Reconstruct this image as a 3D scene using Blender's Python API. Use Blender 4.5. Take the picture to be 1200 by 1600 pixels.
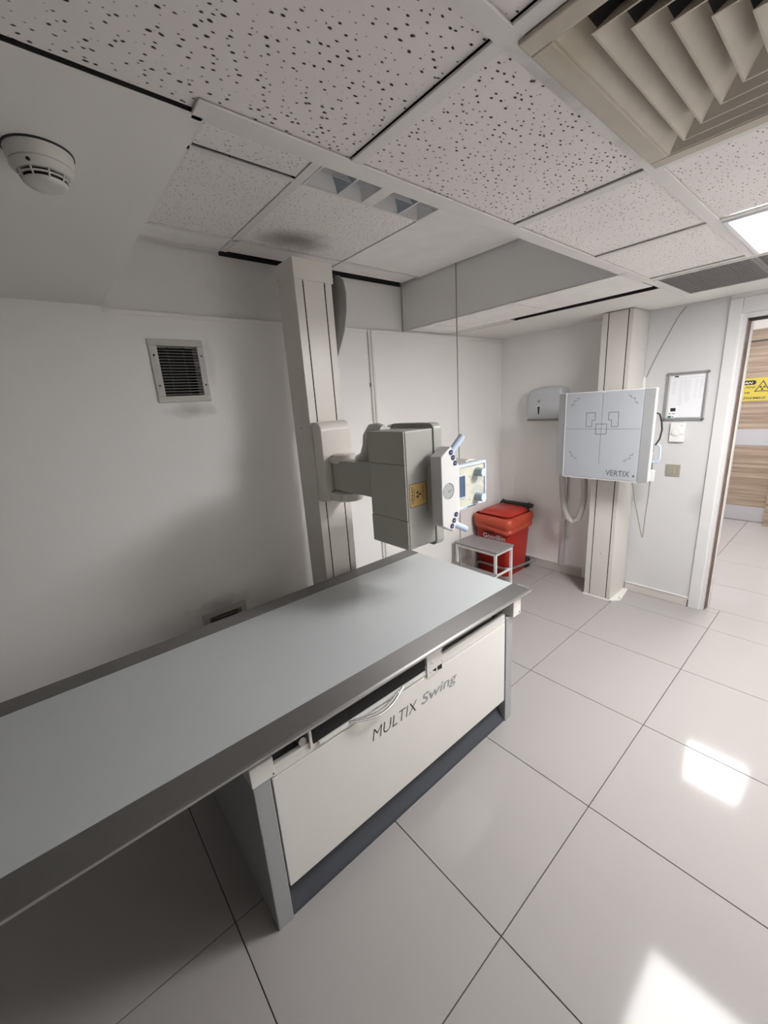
import bpy, bmesh, math, random
from mathutils import Vector, Matrix
random.seed(7)
S = bpy.context.scene
for o in list(bpy.data.objects): bpy.data.objects.remove(o)
COL = S.collection

# ------------------------------------------------------------------ camera
YAW, PITCH, ROLL = 0.88117, -0.25996, -0.067765
EYE = Vector((1.08597, -0.75143, 1.59522))
f_ = Vector((-math.sin(YAW)*math.cos(PITCH), math.cos(YAW)*math.cos(PITCH), math.sin(PITCH)))
r_ = f_.cross(Vector((0, 0, 1))).normalized(); u_ = r_.cross(f_)
r2 = r_*math.cos(ROLL)+u_*math.sin(ROLL); u2 = u_*math.cos(ROLL)-r_*math.sin(ROLL)
cam = bpy.data.cameras.new('camera'); cam.sensor_fit = 'HORIZONTAL'; cam.sensor_width = 36
cam.lens = 36*629.1/1200; cam.clip_start = 0.02
co = bpy.data.objects.new('camera', cam); COL.objects.link(co)
co.matrix_world = Matrix(((r2.x, u2.x, -f_.x, EYE.x), (r2.y, u2.y, -f_.y, EYE.y), (r2.z, u2.z, -f_.z, EYE.z), (0, 0, 0, 1)))
S.camera = co

# ------------------------------------------------------------------ world, exposure
W = bpy.data.worlds.new('world'); S.world = W; W.use_nodes = True
W.node_tree.nodes['Background'].inputs[0].default_value = (.8, .85, .9, 1)
W.node_tree.nodes['Background'].inputs[1].default_value = 0.05
S.view_settings.view_transform = 'Standard'; S.view_settings.look = 'None'
S.view_settings.gamma = 1; S.view_settings.use_curve_mapping = False
S.view_settings.exposure = 2.02
ROOM_PANEL = 15.0      # radiance of the lit ceiling panel in the room
HALL_PANEL = 15.0      # radiance of the panel in the corridor

# ------------------------------------------------------------------ materials
def mat(name, col, rough=.5, metal=0, var=.04, vs=6, bump=0, bs=200, coat=0, spec=.5, emit=0):
    m = bpy.data.materials.new(name); m.use_nodes = True
    nt = m.node_tree; b = nt.nodes['Principled BSDF']
    b.inputs['Roughness'].default_value = rough; b.inputs['Metallic'].default_value = metal
    b.inputs['Coat Weight'].default_value = coat; b.inputs['Coat Roughness'].default_value = .03
    b.inputs['Specular IOR Level'].default_value = spec
    g = nt.nodes.new('ShaderNodeNewGeometry')
    n = nt.nodes.new('ShaderNodeTexNoise'); n.inputs['Scale'].default_value = vs; n.inputs['Detail'].default_value = 4
    nt.links.new(g.outputs['Position'], n.inputs['Vector'])
    mx = nt.nodes.new('ShaderNodeMix'); mx.data_type = 'RGBA'
    c = Vector(col)
    mx.inputs[6].default_value = (*(c*(1-var)), 1); mx.inputs[7].default_value = (*(c*(1+var)), 1)
    nt.links.new(n.outputs['Fac'], mx.inputs[0]); nt.links.new(mx.outputs[2], b.inputs['Base Color'])
    m['mix'] = mx.name
    if bump:
        n2 = nt.nodes.new('ShaderNodeTexNoise'); n2.inputs['Scale'].default_value = bs
        nt.links.new(g.outputs['Position'], n2.inputs['Vector'])
        bp = nt.nodes.new('ShaderNodeBump'); bp.inputs['Strength'].default_value = bump; bp.inputs['Distance'].default_value = .002
        nt.links.new(n2.outputs['Fac'], bp.inputs['Height']); nt.links.new(bp.outputs[0], b.inputs['Normal'])
    if emit:
        b.inputs['Emission Color'].default_value = (*col, 1); b.inputs['Emission Strength'].default_value = emit
    return m
def stain_or_shade(m, spots, noise=14):
    """dirt or painted shade with a shape of its own: spots = (centre, (rx,ry,rz), colour, strength)"""
    nt = m.node_tree; b = nt.nodes['Principled BSDF']; cur = b.inputs['Base Color'].links[0].from_socket
    g = nt.nodes.new('ShaderNodeNewGeometry')
    nz = nt.nodes.new('ShaderNodeTexNoise'); nz.inputs['Scale'].default_value = noise; nz.inputs['Detail'].default_value = 6
    nt.links.new(g.outputs['Position'], nz.inputs['Vector'])
    for c, r, col, k in spots:
        mp = nt.nodes.new('ShaderNodeMapping'); mp.vector_type = 'TEXTURE'
        mp.inputs['Location'].default_value = c; mp.inputs['Scale'].default_value = r
        nt.links.new(g.outputs['Position'], mp.inputs['Vector'])
        ln = nt.nodes.new('ShaderNodeVectorMath'); ln.operation = 'LENGTH'; nt.links.new(mp.outputs[0], ln.inputs[0])
        ad = nt.nodes.new('ShaderNodeMath'); ad.operation = 'MULTIPLY_ADD'; ad.inputs[1].default_value = 1.1
        nt.links.new(nz.outputs['Fac'], ad.inputs[0]); nt.links.new(ln.outputs['Value'], ad.inputs[2])
        mr = nt.nodes.new('ShaderNodeMapRange'); mr.inputs[1].default_value = .65; mr.inputs[2].default_value = 1.45
        mr.inputs[3].default_value = k; mr.inputs[4].default_value = 0
        nt.links.new(ad.outputs[0], mr.inputs[0])
        mx = nt.nodes.new('ShaderNodeMix'); mx.data_type = 'RGBA'; mx.inputs[7].default_value = (*col, 1)
        nt.links.new(mr.outputs[0], mx.inputs[0]); nt.links.new(cur, mx.inputs[6]); cur = mx.outputs[2]
    nt.links.new(cur, b.inputs['Base Color'])
def acoustic(name, col, size, thresh, soft=1.0):
    """mineral fibre board with pin holes and short fissures"""
    m = mat(name, col, .9, var=.05, vs=5)
    nt = m.node_tree; b = nt.nodes['Principled BSDF']; cur = b.inputs['Base Color'].links[0].from_socket
    g = nt.nodes.new('ShaderNodeNewGeometry')
    nz = nt.nodes.new('ShaderNodeTexNoise'); nz.inputs['Scale'].default_value = 60
    nt.links.new(g.outputs['Position'], nz.inputs['Vector'])
    vm = nt.nodes.new('ShaderNodeVectorMath'); vm.operation = 'MULTIPLY_ADD'; vm.inputs[1].default_value = (.006, .006, 0)
    nt.links.new(nz.outputs['Color'], vm.inputs[0]); nt.links.new(g.outputs['Position'], vm.inputs[2])
    mp = nt.nodes.new('ShaderNodeMapping'); mp.inputs['Scale'].default_value = (1.0, .55, 0)
    mp.inputs['Rotation'].default_value = (0, 0, .5)
    nt.links.new(vm.outputs[0], mp.inputs['Vector'])
    v = nt.nodes.new('ShaderNodeTexVoronoi'); v.inputs['Scale'].default_value = size; v.voronoi_dimensions = '2D'
    nt.links.new(mp.outputs[0], v.inputs['Vector'])
    sp = nt.nodes.new('ShaderNodeSeparateColor'); nt.links.new(v.outputs['Color'], sp.inputs[0])
    th = nt.nodes.new('ShaderNodeMapRange'); th.inputs[1].default_value = .1; th.inputs[2].default_value = 1
    th.inputs[3].default_value = .03; th.inputs[4].default_value = thresh
    nt.links.new(sp.outputs[0], th.inputs[0])
    sb = nt.nodes.new('ShaderNodeMath'); sb.operation = 'SUBTRACT'
    nt.links.new(v.outputs['Distance'], sb.inputs[0]); nt.links.new(th.outputs[0], sb.inputs[1])
    mr = nt.nodes.new('ShaderNodeMapRange'); mr.inputs[1].default_value = -.04; mr.inputs[2].default_value = .03
    mr.inputs[3].default_value = soft; mr.inputs[4].default_value = 0
    nt.links.new(sb.outputs[0], mr.inputs[0])
    mx = nt.nodes.new('ShaderNodeMix'); mx.data_type = 'RGBA'; mx.inputs[7].default_value = (.035, .03, .028, 1)
    nt.links.new(mr.outputs[0], mx.inputs[0]); nt.links.new(cur, mx.inputs[6]); nt.links.new(mx.outputs[2], b.inputs['Base Color'])
    bp = nt.nodes.new('ShaderNodeBump'); bp.inputs['Strength'].default_value = .6; bp.inputs['Distance'].default_value = .003; bp.invert = True
    nt.links.new(mr.outputs[0], bp.inputs['Height']); nt.links.new(bp.outputs[0], b.inputs['Normal'])
    return m
def wood(name):
    m = mat(name, (.42, .31, .22), .45, var=.1)
    nt = m.node_tree; b = nt.nodes['Principled BSDF']
    g = nt.nodes.new('ShaderNodeNewGeometry'); mp = nt.nodes.new('ShaderNodeMapping'); mp.inputs['Scale'].default_value = (1.2, 1, 34)
    nt.links.new(g.outputs['Position'], mp.inputs['Vector'])
    n = nt.nodes.new('ShaderNodeTexNoise'); n.inputs['Scale'].default_value = 1; n.inputs['Detail'].default_value = 5; n.inputs['Roughness'].default_value = .65
    nt.links.new(mp.outputs[0], n.inputs['Vector'])
    r = nt.nodes.new('ShaderNodeValToRGB'); e = r.color_ramp.elements
    e[0].position = .3; e[0].color = (.20, .14, .10, 1); e[1].position = .7; e[1].color = (.45, .36, .275, 1)
    k = e.new(.5); k.color = (.32, .24, .18, 1)
    nt.links.new(n.outputs['Fac'], r.inputs[0]); nt.links.new(r.outputs[0], b.inputs['Base Color'])
    return m

M = {}
M['wall'] = mat('wall_paint', (.85, .835, .82), .55, var=.02, vs=2, bump=.15, bs=90)
M['wall_dimmed'] = mat('dimmed_cool_white', (.575, .57, .575), .5, var=.02, vs=2, bump=.15, bs=90)  # wall white darkened in its colour to offset overbright lamp light by the door
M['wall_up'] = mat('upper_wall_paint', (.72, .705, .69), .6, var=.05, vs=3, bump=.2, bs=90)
M['soffit'] = mat('soffit_plaster', (.82, .80, .78), .7, var=.03, vs=2)
M['gray_face'] = mat('bulkhead_board', (.82, .81, .805), .7, var=.02)
M['trim'] = mat('white_trim', (.61, .605, .605), .4, var=.02)
M['tee'] = mat('ceiling_tee_paint', (.78, .755, .74), .5, var=.05, vs=12)
M['tile_a'] = acoustic('fissured_ceiling_board', (.84, .80, .785), 80, .175)
M['tile_b'] = acoustic('fine_ceiling_board', (.88, .85, .835), 88, .17, .75)
M['tile_p'] = mat('smooth_ceiling_board', (.88, .86, .845), .85, var=.09, vs=9)
M['floor'] = mat('polished_porcelain', (.365, .347, .339), .085, var=.012, vs=1.5); M['floor'].node_tree.nodes['Principled BSDF'].inputs['IOR'].default_value = 1.215
M['grout'] = mat('dark_grout', (.07, .06, .055), .9)
M['void'] = mat('dark_void', (.012, .011, .011), .9)
M['black'] = mat('black_plastic', (.013, .013, .014), .55)
M['cream'] = mat('cream_enamel', (.74, .725, .69), .35, var=.02)
M['column'] = mat('column_enamel', (.74, .71, .655), .33, var=.02)
M['column2'] = mat('chest_column_enamel', (.60, .58, .54), .38, var=.02)
M['head'] = mat('tube_cover_enamel', (.46, .455, .40), .42, var=.02)
M['head2'] = mat('pale_enamel', (.36, .357, .332), .4, var=.02)
M['panelwhite'] = mat('white_control_plastic', (.66, .66, .665), .35, var=.01)
M['blue'] = mat('pale_blue_plastic', (.50, .60, .74), .4, var=.02)
M['blue_rim'] = mat('pale_blue_rim', (.50, .57, .68), .4, var=.02)
M['knobgrey'] = mat('blue_grey_plastic', (.30, .36, .42), .4)
M['navy'] = mat('navy_button', (.02, .02, .09), .35)
M['gauge'] = mat('grey_dial', (.36, .38, .39), .3)
M['facecream'] = mat('cream_fascia', (.55, .54, .45), .4, var=.01)
M['display'] = mat('dark_blue_window', (.06, .10, .17), .15)
M['tabletop'] = mat('pale_grey_laminate', (.505, .53, .54), .22, var=.015)
M['rail'] = mat('anodised_grey', (.235, .228, .226), .5, metal=.9, var=.04, vs=40)
nt = M['rail'].node_tree; b = nt.nodes['Principled BSDF']; b.inputs['Anisotropic'].default_value = .75
tv = nt.nodes.new('ShaderNodeCombineXYZ'); tv.inputs[0].default_value = 1; nt.links.new(tv.outputs[0], b.inputs['Tangent'])   # brushed lengthwise
M['rail_lip'] = mat('brushed_lip', (.40, .39, .375), .42, metal=.5)
M['leg'] = mat('silver_grey_paint', (.42, .43, .44), .4, metal=.3, var=.02)
M['plinth'] = mat('slate_plinth', (.045, .050, .061), .6)
M['chrome'] = mat('chrome', (.75, .75, .76), .15, metal=1)
M['text_dk'] = mat('dark_print', (.035, .035, .04), .5)
M['text_gr'] = mat('grey_print', (.30, .31, .33), .5)
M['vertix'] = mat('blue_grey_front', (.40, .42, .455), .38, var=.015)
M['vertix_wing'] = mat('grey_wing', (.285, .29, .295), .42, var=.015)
M['mark'] = mat('thin_print', (.075, .085, .105), .5)
M['hose'] = mat('grey_hose', (.42, .40, .38), .45)
M['steel_d'] = mat('sheath_plastic', (.15, .14, .13), .4, var=.15, vs=25)
M['cable'] = mat('beige_cable', (.30, .285, .25), .5)
M['cablewhite'] = mat('white_cable', (.72, .70, .68), .5)
M['red'] = mat('red_plastic', (.40, .014, .009), .33, var=.03)
M['lid'] = mat('red_lid_plastic', (.43, .028, .016), .3, var=.03)
M['bag'] = mat('red_bag_film', (.46, .06, .028), .38, var=.12, vs=20, bump=.9, bs=28)
M['steel'] = mat('dull_steel', (.42, .41, .40), .35, metal=.8)
M['stooltop'] = mat('grey_step', (.27, .26, .262), .5)
M['white_paint'] = mat('white_tube_paint', (.74, .735, .72), .4)
M['vent'] = mat('dusty_vent_enamel', (.56, .505, .43), .6, var=.10, vs=18)
M['ventgrey'] = mat('vent_frame_paint', (.55, .535, .51), .5, var=.06, vs=20)
M['slat'] = mat('vent_slat', (.30, .285, .27), .5)
M['grille'] = mat('grey_grille', (.27, .255, .25), .6, var=.1, vs=9)
M['reflector'] = mat('satin_reflector', (.34, .39, .45), .35, metal=.25)
M['reflector2'] = mat('pale_reflector', (.74, .75, .76), .4)
M['detector'] = mat('detector_plastic', (.60, .585, .55), .5, var=.05, vs=30)
M['disp'] = mat('grey_dispenser_plastic', (.52, .535, .555), .3, var=.01)
M['alu'] = mat('aluminium', (.55, .56, .57), .3, metal=.85)
M['paper'] = mat('paper', (.74, .74, .77), .7, var=.01)
M['print'] = mat('pale_print', (.50, .50, .55), .7)
M['green'] = mat('green_print', (.02, .14, .11), .6)
M['switch'] = mat('dull_gold_switch', (.40, .375, .31), .35, metal=.35)
M['yellow'] = mat('yellow_sign', (.55, .44, .06), .5, var=.01)
M['gold'] = mat('gold_sticker', (.60, .40, .14), .45, var=.06, vs=30)
M['white'] = mat('white_print', (.8, .8, .8), .5)
M['wood'] = wood('wood_laminate')
M['band'] = mat('satin_steel_band', (.55, .54, .57), .35, metal=.5)
M['rust'] = mat('worn_gasket', (.16, .11, .085), .7, var=.5, vs=14)
M['base'] = mat('baseboard_paint', (.55, .52, .49), .45, var=.03)
M['lamp'] = mat('lamp_room', (1, .985, .97), .4, emit=ROOM_PANEL)
M['lamp2'] = mat('lamp_hall', (1, .985, .98), .4, emit=HALL_PANEL)
M['glow'] = mat('panel_edge', (.80, .82, .85), .4)
soot_and_shade = (.12, .105, .09)  # dark tone for soot marks and for one painted shadow
stain_or_shade(M['wall'], [((-1.2, -.10, 1.63), (.05, .16, .05), soot_and_shade, .40), ((-1.2, .02, 1.86), (.05, .04, .14), soot_and_shade, .18),
                  ((-1.2, -.14, .53), (.05, .22, .07), soot_and_shade, .35)])
stain_or_shade(M['wall_dimmed'], [((.40, 2.65, .78), (.07, .06, .14), soot_and_shade, .25)])
stain_or_shade(M['wall_up'], [((-1.2, .80, 2.28), (.05, .09, .07), soot_and_shade, .35), ((-1.2, .25, 2.25), (.05, .3, .25), soot_and_shade, .14)], 22)  # second spot is the shadow beside the column, painted into the colour
stain_or_shade(M['tile_b'], [((-.86, .42, 2.40), (.13, .22, .05), (.16, .12, .09), .65)], 7)
stain_or_shade(M['vent'], [((.70, .0, 2.1), (.03, .10, .06), (.36, .30, .18), .5)], 20)
stain_or_shade(M['tee'], [((.645, .05, 2.1), (.03, .16, .05), soot_and_shade, .35), ((.65, .35, 2.1), (.03, .12, .05), soot_and_shade, .2)], 30)

# ------------------------------------------------------------------ mesh builder
class MB:
    def __init__(s): s.bm = bmesh.new()
    def box(s, x0, x1, y0, y1, z0, z1):
        v = [s.bm.verts.new(p) for p in ((x0,y0,z0),(x1,y0,z0),(x1,y1,z0),(x0,y1,z0),(x0,y0,z1),(x1,y0,z1),(x1,y1,z1),(x0,y1,z1))]
        for q in ((3,2,1,0),(4,5,6,7),(0,1,5,4),(1,2,6,5),(2,3,7,6),(3,0,4,7)): s.bm.faces.new([v[i] for i in q])
        return s
    def prism(s, poly, ax, a, b):
        """poly = 2D outline in the two other axes (x,y,z order), extruded along axis ax from a to b"""
        def P(p, t):
            l = list(p); l.insert(ax, t); return l
        A = [s.bm.verts.new(P(p, a)) for p in poly]; B = [s.bm.verts.new(P(p, b)) for p in poly]
        n = len(poly)
        s.bm.faces.new(A); s.bm.faces.new(B[::-1])
        for i in range(n): s.bm.faces.new([A[(i+1) % n], A[i], B[i], B[(i+1) % n]])
        return s
    def loft(s, rings, cap=True, closed=True):
        R = [[s.bm.verts.new(p) for p in r] for r in rings]; n = len(R[0])
        for a, b in zip(R, R[1:]):
            for i in range(n if closed else n-1): s.bm.faces.new([a[i], a[(i+1) % n], b[(i+1) % n], b[i]])
        if cap and closed: s.bm.faces.new(R[0][::-1]); s.bm.faces.new(R[-1])
        return s
    def tube(s, path, r, n=10, cap=True):
        P = [Vector(p) for p in path]; rs = r if isinstance(r, (list, tuple)) else [r]*len(P)
        rings = []; prev = None
        for i, p in enumerate(P):
            t = (P[min(i+1, len(P)-1)]-P[max(i-1, 0)]).normalized()
            if prev is None:
                a = Vector((0, 0, 1)) if abs(t.z) < .9 else Vector((1, 0, 0))
                prev = (a-t*a.dot(t)).normalized()
            prev = (prev-t*prev.dot(t)).normalized(); q = t.cross(prev)
            rings.append([p+(prev*math.cos(k*2*math.pi/n)+q*math.sin(k*2*math.pi/n))*rs[i] for k in range(n)])
        return s.loft(rings, cap)
    def cyl(s, p0, p1, r0, r1=None, n=20): return s.tube([p0, p1], [r0, r0 if r1 is None else r1], n)
    def lathe(s, c, prof, n=32):
        """prof = (radius, z) pairs about the vertical through c"""
        return s.loft([[(c[0]+r*math.cos(k*2*math.pi/n), c[1]+r*math.sin(k*2*math.pi/n), c[2]+z) for k in range(n)] for r, z in prof])
    def build(s, name, m, parent=None, bevel=0, smooth=False, seg=2):
        bmesh.ops.recalc_face_normals(s.bm, faces=s.bm.faces)
        me = bpy.data.meshes.new(name); s.bm.to_mesh(me); s.bm.free()
        me.materials.append(m)
        o = bpy.data.objects.new(name, me); link(o, parent)
        if bevel:
            b = o.modifiers.new('bevel', 'BEVEL'); b.width = bevel; b.segments = seg; b.limit_method = 'ANGLE'; b.angle_limit = .6
        if smooth:
            for p in me.polygons: p.use_smooth = True
            me.set_sharp_from_angle(angle=.7)
        return o
ORG = {}
def origin(o):
    return ORG.get(o.name, Vector((0, 0, 0)))
def link(o, parent=None):
    """geometry is written in room coordinates; a child is shifted back by its thing's origin"""
    COL.objects.link(o)
    if parent:
        o.parent = parent; o.location = -origin(parent); ORG[o.name] = Vector((0, 0, 0))
    return o
def box(name, m, parent, b, bevel=0, seg=2): return MB().box(*b).build(name, m, parent, bevel, seg=seg)
def thing(name, label, cat, loc, group=None):
    o = bpy.data.objects.new(name, None); COL.objects.link(o); o.location = loc; o.empty_display_size = .05
    ORG[o.name] = Vector(loc); o['label'] = label; o['category'] = cat
    if group: o['group'] = group
    return o
def struct(o): o['kind'] = 'structure'; return o
def rrect(x0, x1, y0, y1, r, n=6, corners=(1, 1, 1, 1)):
    P = []
    for i, (cx, cy, a) in enumerate(((x1-r, y1-r, 0), (x0+r, y1-r, 90), (x0+r, y0+r, 180), (x1-r, y0+r, 270))):
        if not corners[i]: P.append((x1 if i in (0, 3) else x0, y1 if i < 2 else y0)); continue
        for k in range(n+1):
            t = math.radians(a+90*k/n); P.append((cx+r*math.cos(t), cy+r*math.sin(t)))
    return P
def text(name, body, m, parent, org, right, up, width=None, height=None, shear=0, weight=0, align='LEFT', depth=.0006):
    """flat lettering: org is the lower-left (or centre) of the line, right/up span its plane"""
    c = bpy.data.curves.new('t', 'FONT'); c.body = body; c.size = 1; c.shear = shear; c.offset = weight
    c.resolution_u = 3
    t = bpy.data.objects.new('t', c); COL.objects.link(t)
    bpy.context.view_layer.update()
    me = bpy.data.meshes.new_from_object(t.evaluated_get(bpy.context.evaluated_depsgraph_get()))
    bpy.data.objects.remove(t); bpy.data.curves.remove(c)
    xs = [v.co.x for v in me.vertices]; ys = [v.co.y for v in me.vertices]
    x0, x1, y0, y1 = min(xs), max(xs), min(ys), max(ys)
    sx = width/(x1-x0) if width else None; sy = height/(y1-y0) if height else None
    sx = sx or sy; sy = sy or sx
    R, U = Vector(right).normalized(), Vector(up).normalized(); N = R.cross(U); O = Vector(org)
    off = .5 if align == 'CENTER' else 0
    for v in me.vertices:
        a = (v.co.x-x0-off*(x1-x0))*sx; b = (v.co.y-y0-off*(y1-y0))*sy
        v.co = O+R*a+U*b+N*depth
    me.name = name; me.materials.append(m)
    return link(bpy.data.objects.new(name, me), parent)
def flat(name, polys, m, parent, o, right, up, lift=.0006):
    """printed shapes in a plane; each poly a list of (a,b) in right/up units from o"""
    R, U = Vector(right).normalized(), Vector(up).normalized(); N = R.cross(U); O = Vector(o)
    bm = bmesh.new()
    for p in polys: bm.faces.new([bm.verts.new(O+R*a+U*b+N*lift) for a, b in p])
    me = bpy.data.meshes.new(name); bm.to_mesh(me); bm.free(); me.materials.append(m)
    return link(bpy.data.objects.new(name, me), parent)
def flats(name, polys, m, parent, o, right, up, lift=.0006):
    for p in polys: flat(name, [p], m, parent, o, right, up, lift)
def stroke(pts, w, close=False):
    out = []; n = len(pts)
    for i in range(n if close else n-1):
        a, b = Vector(pts[i]), Vector(pts[(i+1) % n]); d = (b-a).normalized(); q = Vector((-d.y, d.x))*w/2; e = d*w/2
        out.append([tuple(a-e-q), tuple(b+e-q), tuple(b+e+q), tuple(a-e+q)])
    return out
def arc(cx, cy, r0, r1, a0, a1, n=8):
    A = [math.radians(a0+(a1-a0)*k/n) for k in range(n+1)]
    return [(cx+r1*math.cos(t), cy+r1*math.sin(t)) for t in A]+[(cx+r0*math.cos(t), cy+r0*math.sin(t)) for t in A[::-1]]
def disc(cx, cy, r, n=16): return [(cx+r*math.cos(k*2*math.pi/n), cy+r*math.sin(k*2*math.pi/n)) for k in range(n)]
def trefoil(cx, cy, r, rot=0):
    return [arc(cx, cy, r*.3, r, rot+a-30, rot+a+30, 5) for a in (90, 210, 330)]+[disc(cx, cy, r*.18, 10)]

# ================================================================== SETTING
XW, YB, ZL, ZH = -1.2, 2.66, 2.10, 2.395           # left wall, back wall, low ceiling, bay ceiling
XR, YF = 1.75, -3.9                                  # right and front wall, out of view
HY, HZ = 5.39, 2.42                                 # corridor far wall and ceiling
BY0, BY1 = -.41, 1.432
# floor --------------------------------------------------------------
fl = struct(box('floor', M['grout'], None, (XW-.2, 3.4, YF-.1, HY+.1, -.06, -.0035)))
G = .0016
TILES = {}
def tile(x0, x1, y0, y1):
    k = (round(x1-x0, 3), round(y1-y0, 3))
    if k not in TILES:
        o = box('floor_tile', M['floor'], fl, (-k[0]/2+G, k[0]/2-G, -k[1]/2+G, k[1]/2-G, -.012, 0), .0008, 1); TILES[k] = o
    else:
        o = TILES[k].copy(); COL.objects.link(o)
    o.location = ((x0+x1)/2, (y0+y1)/2, 0)
xs = [-1.2+.6*i for i in range(5)]+[XR]
ys = [YF]+[-3.6+.6*i for i in range(11)]
for a, b in zip(xs, xs[1:]):
    for c, d in zip(ys, ys[1:]): tile(a, b, c, d)
    if a < .55: tile(a, b, 2.4, 2.66)
    elif a < 1.1: tile(a, b, 2.4, 2.73)
    else: tile(a, b, 2.4, 2.66)
tile(.515, .6, 2.66, 2.73); tile(1.2, 1.4, 2.66, 2.73)
hx = [-1.45, -.85, -.25, .35, .95, 1.55, 2.15, 2.75, 3.35]; hy = [2.78, 3.22, 3.82, 4.43, 5.04, HY]
for a, b in zip(hx, hx[1:]):
    for c, d in zip(hy, hy[1:]): tile(a, b, 2.73 if (c == 2.78 and .3 < a < 1.3) else c, d)
# walls --------------------------------------------------------------
wl = MB(); GY0, GY1 = -.222, -.033                # two vent openings cut into the left wall
for y0, y1, z0, z1 in ((YF, BY0-.002, 0, ZL), (BY0-.002, GY0, 0, ZL-.007), (BY1+.002, 2.7, ZL-.007, ZL), (GY1, 2.7, 0, ZL-.007), (GY0, GY1, 0, .24), (GY0, GY1, .478, 1.706), (GY0, GY1, 1.942, ZL-.007)):
    wl.box(XW-.12, XW, y0, y1, z0, z1)
wall_left = struct(wl.build('wall_left', M['wall']))
box('wall_ledge', M['wall'], wall_left, (XW-.002, XW+.007, BY0+.002, 2.655, 2.072, ZL-.007), .003)
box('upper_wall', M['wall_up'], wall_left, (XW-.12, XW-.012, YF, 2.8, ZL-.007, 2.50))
wb = MB()
wb.box(XW, .425, YB, YB+.12, 0, 2.5); wb.box(.425, 1.42, YB, YB+.12, 1.985, 2.5); wb.box(1.42, XR+.1, YB, YB+.12, 0, 2.5)
wall_back = struct(wb.build('wall_back', M['wall']))
box('dimmed_wall_sheet', M['wall_dimmed'], wall_back, (-.012, .425, YB-.0025, YB, 0, ZL))  # added thin sheet carrying the darkened paint over the overlit wall part
struct(box('wall_right', M['wall'], None, (XR, XR+.12, YF, YB, 0, 2.5)))
struct(box('wall_front', M['wall'], None, (XW, XR+.12, YF-.12, YF, 0, 2.5)))
bb = struct(box('baseboard_back', M['base'], None, (-.95, -.36, YB-.012, YB, 0, .075), .003))
box('baseboard_top_edge', M['trim'], bb, (-.95, -.36, YB-.015, YB, .075, .084), .002)
bb = struct(box('baseboard_right', M['base'], None, (-.005, .425, YB-.012, YB, 0, .065), .003))
box('baseboard_top_edge', M['trim'], bb, (-.005, .428, YB-.016, YB, .065, .073), .002)
box('baseboard_end', M['black'], bb, (.419, .4275, YB-.014, YB-.002, 0, .055))
# corridor -----------------------------------------------------------
struct(box('wall_corridor', M['wall'], None, (-1.5, 3.4, HY+.02, HY+.12, 0, 2.5)))
struct(box('wall_corridor_left', M['wall'], None, (-1.6, -1.5, YB+.1, HY+.1, 0, 2.5)))
struct(box('wall_corridor_right', M['wall'], None, (3.35, 3.45, YB+.1, HY+.1, 0, 2.5)))
struct(box('ceiling_corridor', M['soffit'], None, (-1.6, 3.45, YB+.12, HY+.1, HZ, HZ+.08)))

# low ceiling ---------------------------------------------------------
BX = .236                     # bay outline
cl = MB()
cl.box(XW, .246, YF, BY0, ZL, 2.5)                   # plaster soffit on the left
cl.box(XW, .25, 1.962, YB, ZL, 2.5)             # plaster strip along the back wall
cl.box(.25, XR, 2.318, YB, ZL, 2.5)
ceil = struct(cl.build('ceiling', M['soffit']))
box('ceiling_deck', M['void'], ceil, (XW-.1, XR+.1, YF-.1, YB+.1, 2.52, 2.56))
box('ceiling_backing', M['void'], ceil, (.262, XR, YF, 2.318, 2.125, 2.5))
# dark void over the soffit tiles of the back strip
box('ceiling_backing', M['void'], ceil, (XW, .25, BY1+.012, 1.962, 2.118, 2.5))
box('bay_face', M['gray_face'], ceil, (XW, BX+.03, BY1, BY1+.012, ZL, 2.42))
box('bay_face', M['trim'], ceil, (BX, BX+.012, BY0, BY1, ZL+.004, 2.42))
CT = {}
def ctile(x0, x1, y0, y1, z, key):
    k = (key, round(x1-x0, 3), round(y1-y0, 3))
    if k not in CT:
        o = box('ceiling_tile', M[key], ceil, (-k[1]/2, k[1]/2, -k[2]/2, k[2]/2, 0, .014), .0015, 1); CT[k] = o
    else:
        o = CT[k].copy(); COL.objects.link(o)
    o.location = ((x0+x1)/2, (y0+y1)/2, z+random.uniform(0, .0012))
def tee(x0, x1, y0, y1, z, m='tee'): return box('ceiling_tee', M[m], ceil, (x0, x1, y0, y1, z, z+.0045), .0008, 1)
cx = [(.285, .640), (.672, 1.252), (1.284, XR-.01)]
cy = [(-3.89, -3.145), (-3.115, -2.545), (-2.515, -1.945), (-1.915, -1.335), (-1.305, -.715), (-.685, -.117), (-.085, .503), (.54, 1.076), (1.106, 1.692), (1.722, 2.30)]
for i, (a, b) in enumerate(cx):
    for j, (c, d) in enumerate(cy):
        if (i, j) in ((1, 6), (1, 8)) or j == 9: continue     # diffuser, lamp, grille
        ctile(.252 if (i == 0 and j < 6) else a-.004, b+.004, c-.004, d+.001, ZL+.0062, 'tile_a' if j < 7 else 'tile_b')
for (a, b), (c, d) in zip(cx, cx[1:]): tee(b, c, YF, 2.31, ZL)
tee(BX, .285, BY0-.018, 1.705, ZL)
tee(.25, .285, 1.705, 2.318, ZL)
for (a, b), (c, d) in zip(cy, cy[1:]):
    for (e, f) in cx: tee(.252 if (e < .3 and c < -.2) else e, f, b+.001, c-.002, ZL)
box('gap_shade_strip', M['void'], ceil, (-.62, .236, 1.950, 1.9618, ZL+.001, ZL+.03)); box('gap_shade_strip', M['void'], ceil, (-.93, -.62, 1.950, 1.9618, ZL+.001, ZL+.008))  # black strips over the plaster edge, painted shade of the open slot
box('gap_shade_strip', M['void'], ceil, (.2455, .2475, YF, BY0-.018, ZL+.0036, ZL+.012))  # black strip over the soffit edge stands in for the shadow gap
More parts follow.
